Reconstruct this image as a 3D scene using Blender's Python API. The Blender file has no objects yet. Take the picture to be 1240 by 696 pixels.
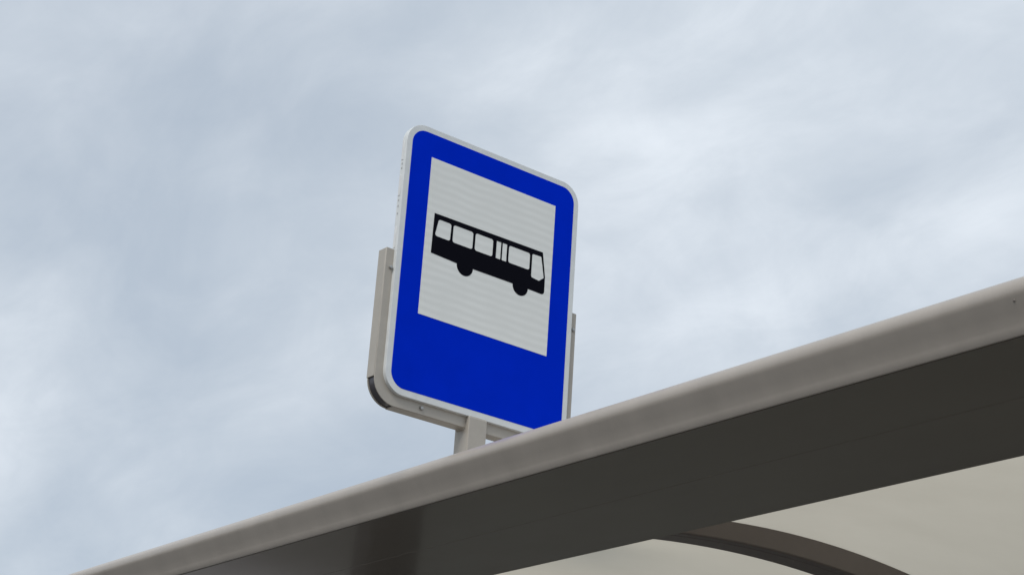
import bpy, bmesh, math, random
from mathutils import Vector, Matrix

# ------------------------------------------------------------------ camera, sky, sun, exposure
scene = bpy.context.scene
COL = scene.collection
random.seed(4)
H = 3.4425                      # height of the sign's blue field above the pavement; z below is counted from there

cam_data = bpy.data.cameras.new('camera')
cam_data.sensor_width = 36.0
cam_data.lens = 2228.19 / 1240 * 36.0
cam_data.clip_end = 6000
cam = bpy.data.objects.new('camera', cam_data)
COL.objects.link(cam)
RIGHT = Vector((0.78009841, -0.62234704, 0.06426997))
DOWN = Vector((0.27871457, 0.25370786, -0.92625618))
FWD = Vector((0.560147, 0.74048395, 0.37137429))
m = Matrix((RIGHT, -DOWN, -FWD)).transposed().to_4x4()
m.translation = Vector((-2.26364, -3.08404, 1.6))
cam.matrix_world = m
scene.camera = cam

SUN_EL, SUN_AZ = math.radians(48), math.radians(248)      # azimuth counted from +Y towards +X
sun_dir = Vector((math.sin(SUN_AZ) * math.cos(SUN_EL), math.cos(SUN_AZ) * math.cos(SUN_EL), math.sin(SUN_EL)))

world = bpy.data.worlds.new('World')
scene.world = world
world.use_nodes = True
nt = world.node_tree
nt.nodes.clear()
N, L = nt.nodes.new, nt.links.new


def node(t, **kw):
    n = N(t)
    for k, v in kw.items():
        setattr(n, k, v)
    return n


out = node('ShaderNodeOutputWorld')
bg = node('ShaderNodeBackground')
bg.inputs['Strength'].default_value = 0.1
L(bg.outputs[0], out.inputs['Surface'])
sky = node('ShaderNodeTexSky', sky_type='NISHITA')
sky.sun_disc = False
sky.sun_elevation = SUN_EL
sky.sun_rotation = SUN_AZ
sky.air_density = 1.0
sky.dust_density = 2.0
tc = node('ShaderNodeTexCoord')
sep = node('ShaderNodeSeparateXYZ')
L(tc.outputs['Generated'], sep.inputs[0])


def math_node(op, a, b=None):
    n = node('ShaderNodeMath', operation=op)
    for i, v in enumerate((a, b)):
        if v is None:
            continue
        if isinstance(v, (int, float)):
            n.inputs[i].default_value = v
        else:
            L(v, n.inputs[i])
    return n.outputs[0]


# clouds lie on a flat layer: a view direction meets it at xy / z
den = math_node('ADD', math_node('MAXIMUM', sep.outputs['Z'], 0.0), 0.42)
u = math_node('DIVIDE', sep.outputs['X'], den)
v = math_node('DIVIDE', sep.outputs['Y'], den)
comb = node('ShaderNodeCombineXYZ')
L(u, comb.inputs[0])
L(v, comb.inputs[1])
mp = node('ShaderNodeMapping')
mp.inputs['Location'].default_value = (9.06, 2.49, 35.6)
mp.inputs['Rotation'].default_value = (0, 0, math.radians(60))
mp.inputs['Scale'].default_value = (1.0, 0.72, 1.0)
L(comb.outputs[0], mp.inputs[0])


def noise(scale, detail, rough, dist, off):
    a = node('ShaderNodeVectorMath', operation='ADD')
    L(mp.outputs[0], a.inputs[0])
    a.inputs[1].default_value = off
    n = node('ShaderNodeTexNoise')
    n.inputs['Scale'].default_value = scale
    n.inputs['Detail'].default_value = detail
    n.inputs['Roughness'].default_value = rough
    n.inputs['Distortion'].default_value = dist
    L(a.outputs[0], n.inputs['Vector'])
    return n.outputs['Fac']


big = noise(1.9, 3, 0.5, 0.3, (0, 0, 0))
mid = noise(5.2, 6, 0.56, 0.5, (4, 1, 2))
fine = noise(15.0, 7, 0.6, 0.6, (9, 5, 1))
tot = math_node('ADD', math_node('ADD', math_node('MULTIPLY', big, 0.55), math_node('MULTIPLY', mid, 0.36)),
                math_node('MULTIPLY', fine, 0.14))
ramp = node('ShaderNodeValToRGB')
cr = ramp.color_ramp
cr.interpolation = 'B_SPLINE'
cr.elements[0].position = 0.295
cr.elements[0].color = (0.42, 0.50, 0.605, 1)
cr.elements[1].position = 0.664
cr.elements[1].color = (0.86, 0.92, 0.99, 1)
e = cr.elements.new(0.445)
e.color = (0.525, 0.60, 0.69, 1)
e = cr.elements.new(0.557)
e.color = (0.635, 0.70, 0.775, 1)
L(tot, ramp.inputs[0])
gain = node('ShaderNodeVectorMath', operation='SCALE')
L(ramp.outputs[0], gain.inputs[0])
gain.inputs['Scale'].default_value = 10.0
# the blue of the sky thins through where the cloud sheet is thin
thin = node('ShaderNodeMapRange')
thin.inputs['From Min'].default_value = 0.40
thin.inputs['From Max'].default_value = 0.62
thin.inputs['To Min'].default_value = 0.16
thin.inputs['To Max'].default_value = 0.02
L(big, thin.inputs['Value'])
mix = node('ShaderNodeMix', data_type='RGBA')
L(thin.outputs[0], mix.inputs[0])
L(gain.outputs[0], mix.inputs[6])
L(sky.outputs[0], mix.inputs[7])
L(mix.outputs[2], bg.inputs['Color'])

sun_data = bpy.data.lights.new('sun', 'SUN')
sun_data.energy = 1.5
sun_data.angle = math.radians(25)
sun_data.color = (1.0, 0.965, 0.91)
sun = bpy.data.objects.new('sun', sun_data)
COL.objects.link(sun)
sun.location = (-8, -6, 12)
sun.rotation_euler = sun_dir.to_track_quat('Z', 'Y').to_euler()

vs = scene.view_settings
vs.view_transform = 'Standard'
vs.look = 'None'
vs.exposure = 0.0
vs.gamma = 1.0
vs.use_curve_mapping = False


# ------------------------------------------------------------------ materials
def material(name, base, rough=0.5, coat=0.0, coat_rough=0.05, spec=0.5, var=0.0, var_scale=8.0, bump=0.0,
             bump_scale=200.0, metallic=0.0, stretch=(1, 1, 1), rough_var=0.0):
    mt = bpy.data.materials.new(name)
    mt.use_nodes = True
    t = mt.node_tree
    b = t.nodes['Principled BSDF']
    b.inputs['Base Color'].default_value = (*base, 1)
    b.inputs['Roughness'].default_value = rough
    b.inputs['Metallic'].default_value = metallic
    b.inputs['Coat Weight'].default_value = coat
    b.inputs['Coat Roughness'].default_value = coat_rough
    b.inputs['Specular IOR Level'].default_value = spec
    g = t.nodes.new('ShaderNodeNewGeometry')
    mpn = t.nodes.new('ShaderNodeMapping')
    mpn.inputs['Scale'].default_value = stretch
    t.links.new(g.outputs['Position'], mpn.inputs[0])
    if var > 0:
        n = t.nodes.new('ShaderNodeTexNoise')
        n.inputs['Scale'].default_value = var_scale
        n.inputs['Detail'].default_value = 6
        n.inputs['Roughness'].default_value = 0.62
        t.links.new(mpn.outputs[0], n.inputs['Vector'])
        mr = t.nodes.new('ShaderNodeMapRange')
        mr.inputs['From Min'].default_value = 0.3
        mr.inputs['From Max'].default_value = 0.7
        mr.inputs['To Min'].default_value = 1 - var
        mr.inputs['To Max'].default_value = 1 + var
        t.links.new(n.outputs['Fac'], mr.inputs['Value'])
        sc = t.nodes.new('ShaderNodeVectorMath')
        sc.operation = 'SCALE'
        sc.inputs[0].default_value = base
        t.links.new(mr.outputs[0], sc.inputs['Scale'])
        t.links.new(sc.outputs[0], b.inputs['Base Color'])
        if rough_var > 0:
            rr = t.nodes.new('ShaderNodeMapRange')
            rr.inputs['From Min'].default_value = 0.3
            rr.inputs['From Max'].default_value = 0.7
            rr.inputs['To Min'].default_value = max(0.02, rough - rough_var)
            rr.inputs['To Max'].default_value = rough + rough_var
            t.links.new(n.outputs['Fac'], rr.inputs['Value'])
            t.links.new(rr.outputs[0], b.inputs['Roughness'])
    if bump > 0:
        n2 = t.nodes.new('ShaderNodeTexNoise')
        n2.inputs['Scale'].default_value = bump_scale
        n2.inputs['Detail'].default_value = 3
        t.links.new(mpn.outputs[0], n2.inputs['Vector'])
        bp = t.nodes.new('ShaderNodeBump')
        bp.inputs['Strength'].default_value = bump
        bp.inputs['Distance'].default_value = 0.002
        t.links.new(n2.outputs['Fac'], bp.inputs['Height'])
        t.links.new(bp.outputs[0], b.inputs['Normal'])
    return mt


M = {}
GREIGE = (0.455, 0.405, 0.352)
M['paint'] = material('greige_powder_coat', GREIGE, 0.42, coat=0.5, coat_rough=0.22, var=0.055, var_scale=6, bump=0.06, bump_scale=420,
                      stretch=(1, 2.6, 0.8), rough_var=0.08)
M['notch'] = material('edge_notch_grey', (0.50, 0.51, 0.51), 0.5)
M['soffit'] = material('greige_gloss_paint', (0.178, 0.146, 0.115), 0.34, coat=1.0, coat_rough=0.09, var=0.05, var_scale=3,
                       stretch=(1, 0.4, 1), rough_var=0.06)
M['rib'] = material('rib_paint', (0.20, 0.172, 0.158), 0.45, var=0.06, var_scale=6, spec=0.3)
M['frame'] = material('frame_powder_coat', (0.455, 0.418, 0.362), 0.38, var=0.06, var_scale=22, bump=0.06, bump_scale=500, rough_var=0.08)
M['plate'] = material('pale_grey_plate_edge', (0.76, 0.78, 0.775), 0.45, var=0.06, var_scale=35, rough_var=0.1)
M['tape'] = material('white_edge_tape', (0.80, 0.80, 0.79), 0.4, var=0.06, var_scale=60)
M['blue'] = material('blue_sign_film', (0.0008, 0.0275, 0.63), 0.55, var=0.05, var_scale=9, spec=0.0)
M['black'] = material('black_print', (0.004, 0.004, 0.008), 0.5, spec=0.03)
M['rubber'] = material('black_plastic', (0.075, 0.070, 0.078), 0.28)
M['zinc'] = material('zinc_screw', (0.42, 0.42, 0.41), 0.4, metallic=0.7, var=0.1, var_scale=300)
M['rivet'] = material('dark_rivet', (0.27, 0.24, 0.215), 0.5)

# white retroreflective sheeting: faint lines across it every two centimetres or so
mt = material('white_reflective_film', (0.72, 0.745, 0.73), 0.45, spec=0.2)
t = mt.node_tree
b = t.nodes['Principled BSDF']
g = t.nodes.new('ShaderNodeNewGeometry')
w = t.nodes.new('ShaderNodeTexWave')
w.wave_type = 'BANDS'
w.bands_direction = 'Z'
w.inputs['Scale'].default_value = 16.5
w.inputs['Distortion'].default_value = 2.2
w.inputs['Detail'].default_value = 1.0
w.inputs['Detail Scale'].default_value = 0.7
t.links.new(g.outputs['Position'], w.inputs['Vector'])
n2 = t.nodes.new('ShaderNodeTexNoise')
n2.inputs['Scale'].default_value = 14
t.links.new(g.outputs['Position'], n2.inputs['Vector'])
mm = t.nodes.new('ShaderNodeMath')
mm.operation = 'MULTIPLY'
t.links.new(w.outputs['Fac'], mm.inputs[0])
t.links.new(n2.outputs['Fac'], mm.inputs[1])
rp = t.nodes.new('ShaderNodeValToRGB')
rp.color_ramp.elements[0].position = 0.05
rp.color_ramp.elements[0].color = (0.83, 0.84, 0.805, 1)
rp.color_ramp.elements[1].position = 0.6
rp.color_ramp.elements[1].color = (0.89, 0.90, 0.865, 1)
t.links.new(mm.outputs[0], rp.inputs[0])
t.links.new(rp.outputs[0], b.inputs['Base Color'])
M['white'] = mt

# opal roof sheet that lets the sky's light through
mt = bpy.data.materials.new('opal_roof_sheet')
mt.use_nodes = True
t = mt.node_tree
b = t.nodes['Principled BSDF']
b.inputs['Roughness'].default_value = 0.45
b.inputs['Base Color'].default_value = (0.62, 0.60, 0.55, 1)
tr = t.nodes.new('ShaderNodeBsdfTranslucent')
g = t.nodes.new('ShaderNodeNewGeometry')
mpn = t.nodes.new('ShaderNodeMapping')
mpn.inputs['Scale'].default_value = (1.0, 2.2, 1.0)
t.links.new(g.outputs['Position'], mpn.inputs[0])
n1 = t.nodes.new('ShaderNodeTexNoise')
n1.inputs['Scale'].default_value = 4.0
n1.inputs['Detail'].default_value = 9
n1.inputs['Roughness'].default_value = 0.68
t.links.new(mpn.outputs[0], n1.inputs['Vector'])
rp = t.nodes.new('ShaderNodeValToRGB')
rp.color_ramp.elements[0].position = 0.25
rp.color_ramp.elements[0].color = (0.695, 0.665, 0.602, 1)
rp.color_ramp.elements[1].position = 0.75
rp.color_ramp.elements[1].color = (0.728, 0.698, 0.635, 1)
t.links.new(n1.outputs['Fac'], rp.inputs[0])
t.links.new(rp.outputs[0], tr.inputs['Color'])
mx = t.nodes.new('ShaderNodeMixShader')
mx.inputs[0].default_value = 0.92
t.links.new(b.outputs[0], mx.inputs[1])
t.links.new(tr.outputs[0], mx.inputs[2])
t.links.new(mx.outputs[0], t.nodes['Material Output'].inputs['Surface'])
M['opal'] = mt

mt = bpy.data.materials.new('clear_glass')
mt.use_nodes = True
b = mt.node_tree.nodes['Principled BSDF']
b.inputs['Base Color'].default_value = (0.93, 0.97, 0.96, 1)
b.inputs['Roughness'].default_value = 0.0
b.inputs['Transmission Weight'].default_value = 1.0
b.inputs['IOR'].default_value = 1.05
M['glass'] = mt

M['dark_paint'] = material('dark_column_paint', (0.072, 0.062, 0.056), 0.4, var=0.05)
M['pale_slab'] = material('pale_reflection_slab', (0.22, 0.20, 0.19), 0.85, var=0.12, var_scale=1.0)  # pale tone for the added slab mirrored in the soffit
M['paving'] = material('concrete_paving', (0.15, 0.142, 0.13), 0.85, var=0.22, var_scale=1.3)
M['asphalt'] = material('asphalt', (0.05, 0.05, 0.052), 0.9, var=0.2, var_scale=3)
M['kerb'] = material('kerb_concrete', (0.30, 0.29, 0.27), 0.85, var=0.15, var_scale=4)
M['grass'] = material('grass_ground', (0.041, 0.037, 0.026), 0.95, var=0.35, var_scale=0.8)


# ------------------------------------------------------------------ helpers
def link(name, bm, mat, parent=None, smooth=35, bevel=0.0):
    bmesh.ops.recalc_face_normals(bm, faces=bm.faces[:])
    me = bpy.data.meshes.new(name)
    bm.to_mesh(me)
    bm.free()
    if smooth:
        for p in me.polygons:
            p.use_smooth = True
        me.set_sharp_from_angle(angle=math.radians(smooth))
    me.materials.append(mat)
    o = bpy.data.objects.new(name, me)
    COL.objects.link(o)
    if parent is not None:
        o.parent = parent
        o.matrix_parent_inverse = parent.matrix_basis.inverted()
    if bevel:
        bv = o.modifiers.new('edge', 'BEVEL')
        bv.width = bevel
        bv.segments = 2
        bv.limit_method = 'ANGLE'
        bv.angle_limit = math.radians(40)
        bv.use_clamp_overlap = True
    return o


def thing(name, label, cat, loc):
    o = bpy.data.objects.new(name, None)
    COL.objects.link(o)
    o.location = loc
    o['label'] = label
    o['category'] = cat
    o.empty_display_size = 0.2
    return o


def slab(bm, loops, y0, y1):
    """outlines in the x-z plane (first the outer one, then holes) filled and given depth along y"""
    edges = []
    for lp in loops:
        vv = [bm.verts.new((x, y0, z + H)) for x, z in lp]
        edges += [bm.edges.new((vv[i], vv[(i + 1) % len(vv)])) for i in range(len(vv))]
    r = bmesh.ops.triangle_fill(bm, edges=edges, use_beauty=True, use_dissolve=False, normal=(0, -1, 0))
    faces = [f for f in r['geom'] if isinstance(f, bmesh.types.BMFace)]
    ex = bmesh.ops.extrude_face_region(bm, geom=faces)
    nv = [q for q in ex['geom'] if isinstance(q, bmesh.types.BMVert)]
    bmesh.ops.translate(bm, verts=nv, vec=(0, y1 - y0, 0))


def prism(name, loops, y0, y1, mat, parent=None, **kw):
    bm = bmesh.new()
    slab(bm, loops, y0, y1)
    return link(name, bm, mat, parent, **kw)


def box(bm, x0, x1, y0, y1, z0, z1):
    r = bmesh.ops.create_cube(bm, size=1.0)
    for vv in r['verts']:
        vv.co = Vector((x0 + (vv.co.x + .5) * (x1 - x0), y0 + (vv.co.y + .5) * (y1 - y0), z0 + (vv.co.z + .5) * (z1 - z0)))


def box_part(name, x0, x1, y0, y1, z0, z1, mat, parent=None, bevel=0.003):
    bm = bmesh.new()
    box(bm, x0, x1, y0, y1, z0, z1)
    return link(name, bm, mat, parent, bevel=bevel)


def rounded(pts, radii, n=6):
    """polygon with rounded corners; radii one number or one per corner"""
    if isinstance(radii, (int, float)):
        radii = [radii] * len(pts)
    res = []
    for i, p in enumerate(pts):
        p = Vector(p)
        a = Vector(pts[i - 1]) - p
        c = Vector(pts[(i + 1) % len(pts)]) - p
        r = radii[i]
        if r <= 0:
            res.append(tuple(p))
            continue
        ang = a.angle(c)
        d = r / math.tan(ang / 2)
        d = min(d, a.length * .49, c.length * .49)
        r = d * math.tan(ang / 2)
        bis = (a.normalized() + c.normalized()).normalized()
        cen = p + bis * (r / math.sin(ang / 2))
        s = p + a.normalized() * d - cen
        f = p + c.normalized() * d - cen
        a0 = math.atan2(s.y, s.x)
        da = (math.atan2(f.y, f.x) - a0 + math.pi) % (2 * math.pi) - math.pi
        for k in range(n + 1):
            q = a0 + da * k / n
            res.append((cen.x + r * math.cos(q), cen.y + r * math.sin(q)))
    return res


def rect(x0, x1, z0, z1):
    return [(x0, z1), (x1, z1), (x1, z0), (x0, z0)]


def sweep(name, prof, y0, y1, mat, parent, ny=1, **kw):
    """open x-z strip with thickness already closed in prof, carried along y"""
    return prism(name, [prof], y0, y1, mat, parent, **kw)


def strip(line, th):
    """a bent sheet: an open x-z line thickened towards its right-hand side"""
    other = []
    for i, p in enumerate(line):
        a = Vector(line[max(i - 1, 0)])
        c = Vector(line[min(i + 1, len(line) - 1)])
        d = (c - a).normalized()
        other.append((p[0] - d.y * th, p[1] + d.x * th))
    return list(line) + other[::-1]


# ------------------------------------------------------------------ the setting
def ground_piece(name, x0, x1, y0, y1, z0, z1, mat):
    o = box_part(name, x0, x1, y0, y1, z0, z1, mat, bevel=0)
    o['kind'] = 'structure'
    return o


ground_piece('ground', -1500, 1500, -1500, 1500, -0.60, -0.14, M['grass'])
ground_piece('road', -10.2, -3.16, -1400, 1400, -0.30, -0.12, M['asphalt'])
ground_piece('pavement', -3.04, 3.4, -300, 300, -0.30, 0.0, M['paving'])
ground_piece('added_reflection_slab', 3.4, 18, 10.3, 17, -0.30, -0.012, M['pale_slab'])  # added out of view: pale slab that brightens the soffit's reflection at its left
kb = bmesh.new()
box(kb, -3.20, -3.03, -300, 300, -0.30, 0.006)
k = link('kerb', kb, M['kerb'], bevel=0.012)
k['kind'] = 'structure'

# ------------------------------------------------------------------ the shelter
Y0, Y1 = -2.62, 2.52            # ends of the roof
XC = 0.84                       # middle of the roof
shelter = thing('bus_shelter', 'greige metal bus shelter roof with rounded edge, glossy underside and pale arched ceiling',
                'bus shelter', (XC, 0, 0))

ROLL_C, ROLL_R, ROLL_END = (-0.1285, -0.7797), 0.022, math.radians(213)


def fascia_line():
    ln = [(-0.075, -0.7594), (-0.10, -0.7580)]
    for i in range(15):
        a = math.radians(90) + (ROLL_END - math.radians(90)) * i / 14
        ln.append((ROLL_C[0] + ROLL_R * math.cos(a), ROLL_C[1] + ROLL_R * math.sin(a)))
    x, z = ln[-1]
    d = (-math.sin(ROLL_END), math.cos(ROLL_END))
    s = (-0.825 - z) / d[1]
    ln.append((x + d[0] * s * .5, z + d[1] * s * .5))
    x, z = x + d[0] * s, z + d[1] * s
    ln += [(x, z), (x + 0.0016, z - 0.004), (x + 0.0040, z - 0.009), (x + 0.0075, -0.8400), (x + 0.0088, -0.8413), (x + 0.012, -0.8413)]
    return ln


FL = fascia_line()
XB = FL[-3][0]
FZ = -0.8500                    # underside


def mirror(ln):
    return [(2 * XC - x, z) for x, z in ln]


def ceil_z(x):
    return -0.774 - 0.17 * (x - 0.80) ** 2


def rib_z(x):
    return -0.825 - 0.16 * (x - 0.73) ** 2


XI = 0.349                      # inner edge of the front beam
for front in (True, False):
    f = (lambda ln: ln) if front else mirror
    fz = sweep('fascia', f(strip(FL, 0.003)), Y0, Y1, M['paint'], shelter, smooth=25)
    x_s = XB + 0.0085
    # two underside sheets, the inner one a few millimetres lower and slightly tipped
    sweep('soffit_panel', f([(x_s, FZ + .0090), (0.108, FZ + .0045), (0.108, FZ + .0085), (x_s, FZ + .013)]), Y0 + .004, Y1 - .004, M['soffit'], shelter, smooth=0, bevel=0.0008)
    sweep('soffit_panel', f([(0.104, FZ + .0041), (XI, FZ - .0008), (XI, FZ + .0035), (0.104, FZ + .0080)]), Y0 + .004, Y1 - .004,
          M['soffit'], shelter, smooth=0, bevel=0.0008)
    # inner side of the beam, and its top
    sweep('beam_web', f([(XI - .006, FZ + .002), (XI - .0012, FZ + .002), (XI - .0012, -0.795), (XI - .006, -0.795)]), Y0 + .004, Y1 - .004,
          M['paint'], shelter, smooth=0)
    sweep('roof_deck', f([(-0.128, -0.7975), (XI + .02, -0.7915), (XI + .02, -0.7875), (-0.10, -0.7620), (-0.128, -0.7620)]), Y0 + .003, Y1 - .003,
          M['paint'], shelter, smooth=0)

# opal sheets between the ribs
RIB_Y = [-0.224 + 1.12 * i for i in (-2, -1, 0, 1, 2)]
xs = [XI - .004 + (2 * (XC - XI) + .008) * i / 28 for i in range(29)]
bays = [Y0 + .01] + RIB_Y + [Y1 - .01]
for a, c in zip(bays[:-1], bays[1:]):
    ln = [(x, ceil_z(x)) for x in xs]
    sweep('roof_sheet', strip(ln, 0.006), a + .0008, c - .0008, M['opal'], shelter)

# ribs: an arched box tube with a narrow flange along its lower edges
rx = [XI - .004 + (2 * (XC - XI) + .008) * i / 28 for i in range(29)]
for y in RIB_Y:
    low = [(x, rib_z(x)) for x in rx]
    top = [(x, ceil_z(x) + .004) for x in rx][::-1]
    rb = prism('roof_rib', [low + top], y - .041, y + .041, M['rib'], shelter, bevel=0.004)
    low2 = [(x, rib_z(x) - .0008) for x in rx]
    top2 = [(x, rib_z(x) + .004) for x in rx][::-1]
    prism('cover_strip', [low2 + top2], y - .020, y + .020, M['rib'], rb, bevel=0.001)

# end caps of the roof
for y in (Y0, Y1):
    prof = FL[:-1] + [(XI, FZ - .002)] + [(x, rib_z(x)) for x in rx[1:-1]] + mirror([(XI, FZ - .002)]) + mirror(FL[:-1])[::-1]
    prof += [(x, ceil_z(x) + .010) for x in rx][::-1]
    s = -1 if y < 0 else 1
    prism('end_cap', [prof], y - .002 * s, y + .004 * s, M['paint'], shelter, smooth=0)

# rear columns, rails and glass that carry the roof
for y in (-2.42, 2.32):
    cpost = box_part('column', 1.21, 1.43, y - .05, y + .05, -0.02, H - 0.846, M['dark_paint'], shelter, bevel=0.006)
    box_part('foot_plate', 1.17, 1.47, y - .09, y + .09, -0.002, 0.012, M['dark_paint'], cpost, bevel=0.002)
for z0 in (0.28, 2.20):
    box_part('rail', 1.30, 1.34, -2.375, 2.275, z0, z0 + .05, M['dark_paint'], shelter)
wall_y = [-2.372 + (2.272 + 2.372) * i / 4 for i in range(5)]
for i in range(4):
    box_part('glass_pane', 1.315, 1.325, wall_y[i] + .012, wall_y[i + 1] - .012, 0.325, 2.205, M['glass'], shelter, bevel=0)

def disc(name, loc, axis, r, h, mat, parent, n=12):
    """domed head, its dome pointing along axis"""
    bm = bmesh.new()
    prof = [(r, 0), (r, h * .55), (r * .8, h * .88), (r * .4, h)]
    rings = []
    for rr, hh in prof:
        rings.append([bm.verts.new((rr * math.cos(2 * math.pi * i / n), rr * math.sin(2 * math.pi * i / n), hh)) for i in range(n)])
    for a, c in zip(rings[:-1], rings[1:]):
        for i in range(n):
            bm.faces.new((a[i], a[(i + 1) % n], c[(i + 1) % n], c[i]))
    bm.faces.new(rings[-1])
    bm.faces.new(rings[0][::-1])
    q = Vector(axis).normalized().to_track_quat('Z', 'Y').to_matrix().to_4x4()
    q.translation = Vector(loc)
    bmesh.ops.transform(bm, matrix=q, verts=bm.verts[:])
    return link(name, bm, mat, parent)


nrm = (math.cos(ROLL_END), 0, math.sin(ROLL_END))
for y in (-1.518, 2.05):
    px = ROLL_C[0] + ROLL_R * math.cos(ROLL_END) + 0.006 * math.sin(-ROLL_END)
    pz = ROLL_C[1] + ROLL_R * math.sin(ROLL_END) - 0.006 * abs(math.cos(ROLL_END))
    disc('rivet', (px, y, H + pz), nrm, 0.0022, 0.0012, M['rivet'], shelter)

# ------------------------------------------------------------------ the sign
sign = thing('bus_stop_sign', 'blue bus stop sign with a black bus symbol on white, on the shelter roof', 'sign', (0, 0.022, H - 0.787))

PX, PT, PB = 0.2495, 0.0135, -0.6240
plate = prism('plate', [rounded(rect(-PX, PX, PB, PT), 0.050, 10)], 0.0, 0.0180, M['plate'], sign, bevel=0.0018)
prism('blue_face', [rounded(rect(-0.235, 0.235, -0.609, 0.0), 0.036, 10)], -0.0005, 0.001, M['blue'], sign, smooth=0)
prism('white_panel', [rect(-0.1805, 0.1798, -0.4312, -0.0572)], -0.0010, 0.0004, M['white'], sign, smooth=0)


def wheel(cx, cz, r, zline):
    a = math.asin((zline - cz) / r)
    n = 18
    return [(cx + r * math.cos(q), cz + r * math.sin(q)) for q in
            [a + (-math.pi - 2 * a) * i / n for i in range(n + 1)]]


bottom = -0.2862
body = [(-0.1600, -0.1870), (0.1508, -0.1845), (0.1612, -0.2440)]
body += rounded([(0.1612, -0.2440), (0.1614, -0.2872), (0.12, -0.2872)], [0, 0.0085, 0])[1:-1]
body += wheel(0.0915, -0.2868, 0.0222, bottom)
body += wheel(-0.0668, -0.2868, 0.0225, bottom)
body += [(-0.1612, -0.2826)]
win = [rounded([(-0.1472, -0.1985), (-0.1118, -0.1985), (-0.1128, -0.2400), (-0.1550, -0.2395)], 0.0055, 4),
       rounded(rect(-0.1062, -0.0502, -0.2402, -0.1985), 0.0055, 4),
       rounded(rect(-0.0440, 0.0066, -0.2402, -0.1982), 0.0055, 4),
       rect(0.0163, 0.0295, -0.2400, -0.1980),
       rect(0.0335, 0.0466, -0.2400, -0.1977),
       rounded(rect(0.0521, 0.1142, -0.2396, -0.1980), 0.0055, 4),
       rounded([(0.1203, -0.1972), (0.1472, -0.1962), (0.1578, -0.2462), (0.1440, -0.2572), (0.1205, -0.2545)],
               [0.004, 0.003, 0.003, 0.004, 0.005], 4)]
prism('bus_symbol', [body] + win, -0.0014, -0.0006, M['black'], sign, smooth=0)

# pale tape on the folded edge of the plate, in pieces
for z0, z1 in ((-0.084, -0.036), (-0.171, -0.122), (-0.296, -0.246)):
    box_part('edge_tape', -PX - .0012, -PX + .001, 0.0085, 0.0150, H + z0, H + z1, M['tape'], sign, bevel=0.0004)
for z0 in (-0.093, -0.104, -0.182, -0.196, -0.214):
    box_part('edge_notch', -PX - .0008, -PX + .001, 0.0095, 0.0130, H + z0 - .0022, H + z0 + .0022, M['notch'], sign, bevel=0)

# U-shaped frame: two flanges with round corners, webs that stop short of the corners
FX, FB, FT, FR = 0.2695, -0.6490, -0.3000, 0.056


def u_shape(xi, zi, ri):
    outer = rounded([(-FX, FT), (FX, FT), (FX, FB), (-FX, FB)], [0, 0, FR, FR], 10)
    inner = rounded([(-xi, FT - .0), (xi, FT - .0), (xi, zi), (-xi, zi)], [0, 0, ri, ri], 10)
    # open U: go down the outside, come back along the inside
    o = outer[2:]
    i = inner[2:]
    return [(FX, FT)] + o + [(-FX, FT), (-xi, FT)] + i[::-1] + [(xi, FT)]


frame = prism('frame', [u_shape(0.2487, -0.6232, 0.050)], 0.0095, 0.0120, M['frame'], sign, bevel=0.0008)
prism('rear_flange', [u_shape(0.2300, -0.6050, 0.036)], 0.0350, 0.0375, M['frame'], frame, bevel=0.0008)
for s in (-1, 1):
    box_part('side_web', min(s * (FX + .0007), s * (FX - .003)), max(s * (FX + .0007), s * (FX - .003)), 0.0112, 0.0390, H - 0.594, H + FT - .0006, M['frame'], frame, bevel=0.001)
    box_part('frame_end', min(s * .2478, s * (FX - .001)), max(s * .2478, s * (FX - .001)), 0.0115, 0.0365, H + FT - .005, H + FT - .001, M['frame'], frame, bevel=0.0005)
    # black plastic set into the open corner
    arc = []
    c = (s * (FX - FR), FB + FR)
    for i in range(11):
        a = math.radians(-4 + 98 * i / 10)
        arc.append((c[0] + s * (FR - .0030) * math.cos(a), c[1] - (FR - .0030) * math.sin(a)))
    inn = [(c[0] + (x - c[0]) * .95, c[1] + (z - c[1]) * .95) for x, z in arc][::-1]
    prism('corner_insert', [arc + inn], 0.0115, 0.0352, M['rubber'], frame)
box_part('inner_web', -0.22, 0.22, 0.0175, 0.0360, H - .6130, H - .6100, M['frame'], frame, bevel=0.0005)
box_part('bottom_web', -FX + FR - .002, FX - FR + .002, 0.0112, 0.0390, H + FB - .0007, H + FB + .003, M['frame'], frame, bevel=0.001)

for x, z in ((-0.2555, -0.344), (0.2605, -0.342), (-0.1440, -0.6355), (0.1440, -0.6355)):
    disc('screw', (x, 0.0096, H + z), (0, -1, 0), 0.0045, 0.0055, M['zinc'], frame)

# square post on a base plate bolted to the roof
post = prism('post', [rounded(rect(-0.0245, 0.0255, -0.790, -0.6215), 0.0)], -0.0030, 0.0470, M['frame'], sign, smooth=0, bevel=0.0045)
bp = box_part('base_plate', -0.055, 0.056, -0.035, 0.080, H - 0.800, H - 0.776, M['frame'], sign, bevel=0.002)
for x in (-0.042, 0.043):
    for y in (-0.022, 0.067):
        disc('bolt', (x, y, H - 0.7765), (0, 0, 1), 0.007, 0.007, M['zinc'], bp)
# weld beads where the frame meets the post
for s in (-1, 1):
    bm = bmesh.new()
    x = 0.0005 + s * 0.0265
    n = 9
    prev = None
    for i in range(n):
        y = 0.0115 + 0.027 * i / (n - 1)
        r = 0.0030 + 0.0008 * random.random()
        ring = [bm.verts.new((x + r * math.cos(q * math.pi / 3), y, H + FB - .0005 + r * math.sin(q * math.pi / 3))) for q in range(6)]
        if prev:
            for q in range(6):
                bm.faces.new((prev[q], prev[(q + 1) % 6], ring[(q + 1) % 6], ring[q]))
        else:
            bm.faces.new(ring[::-1])
        prev = ring
    bm.faces.new(prev)
    link('weld_bead', bm, M['frame'], sign)
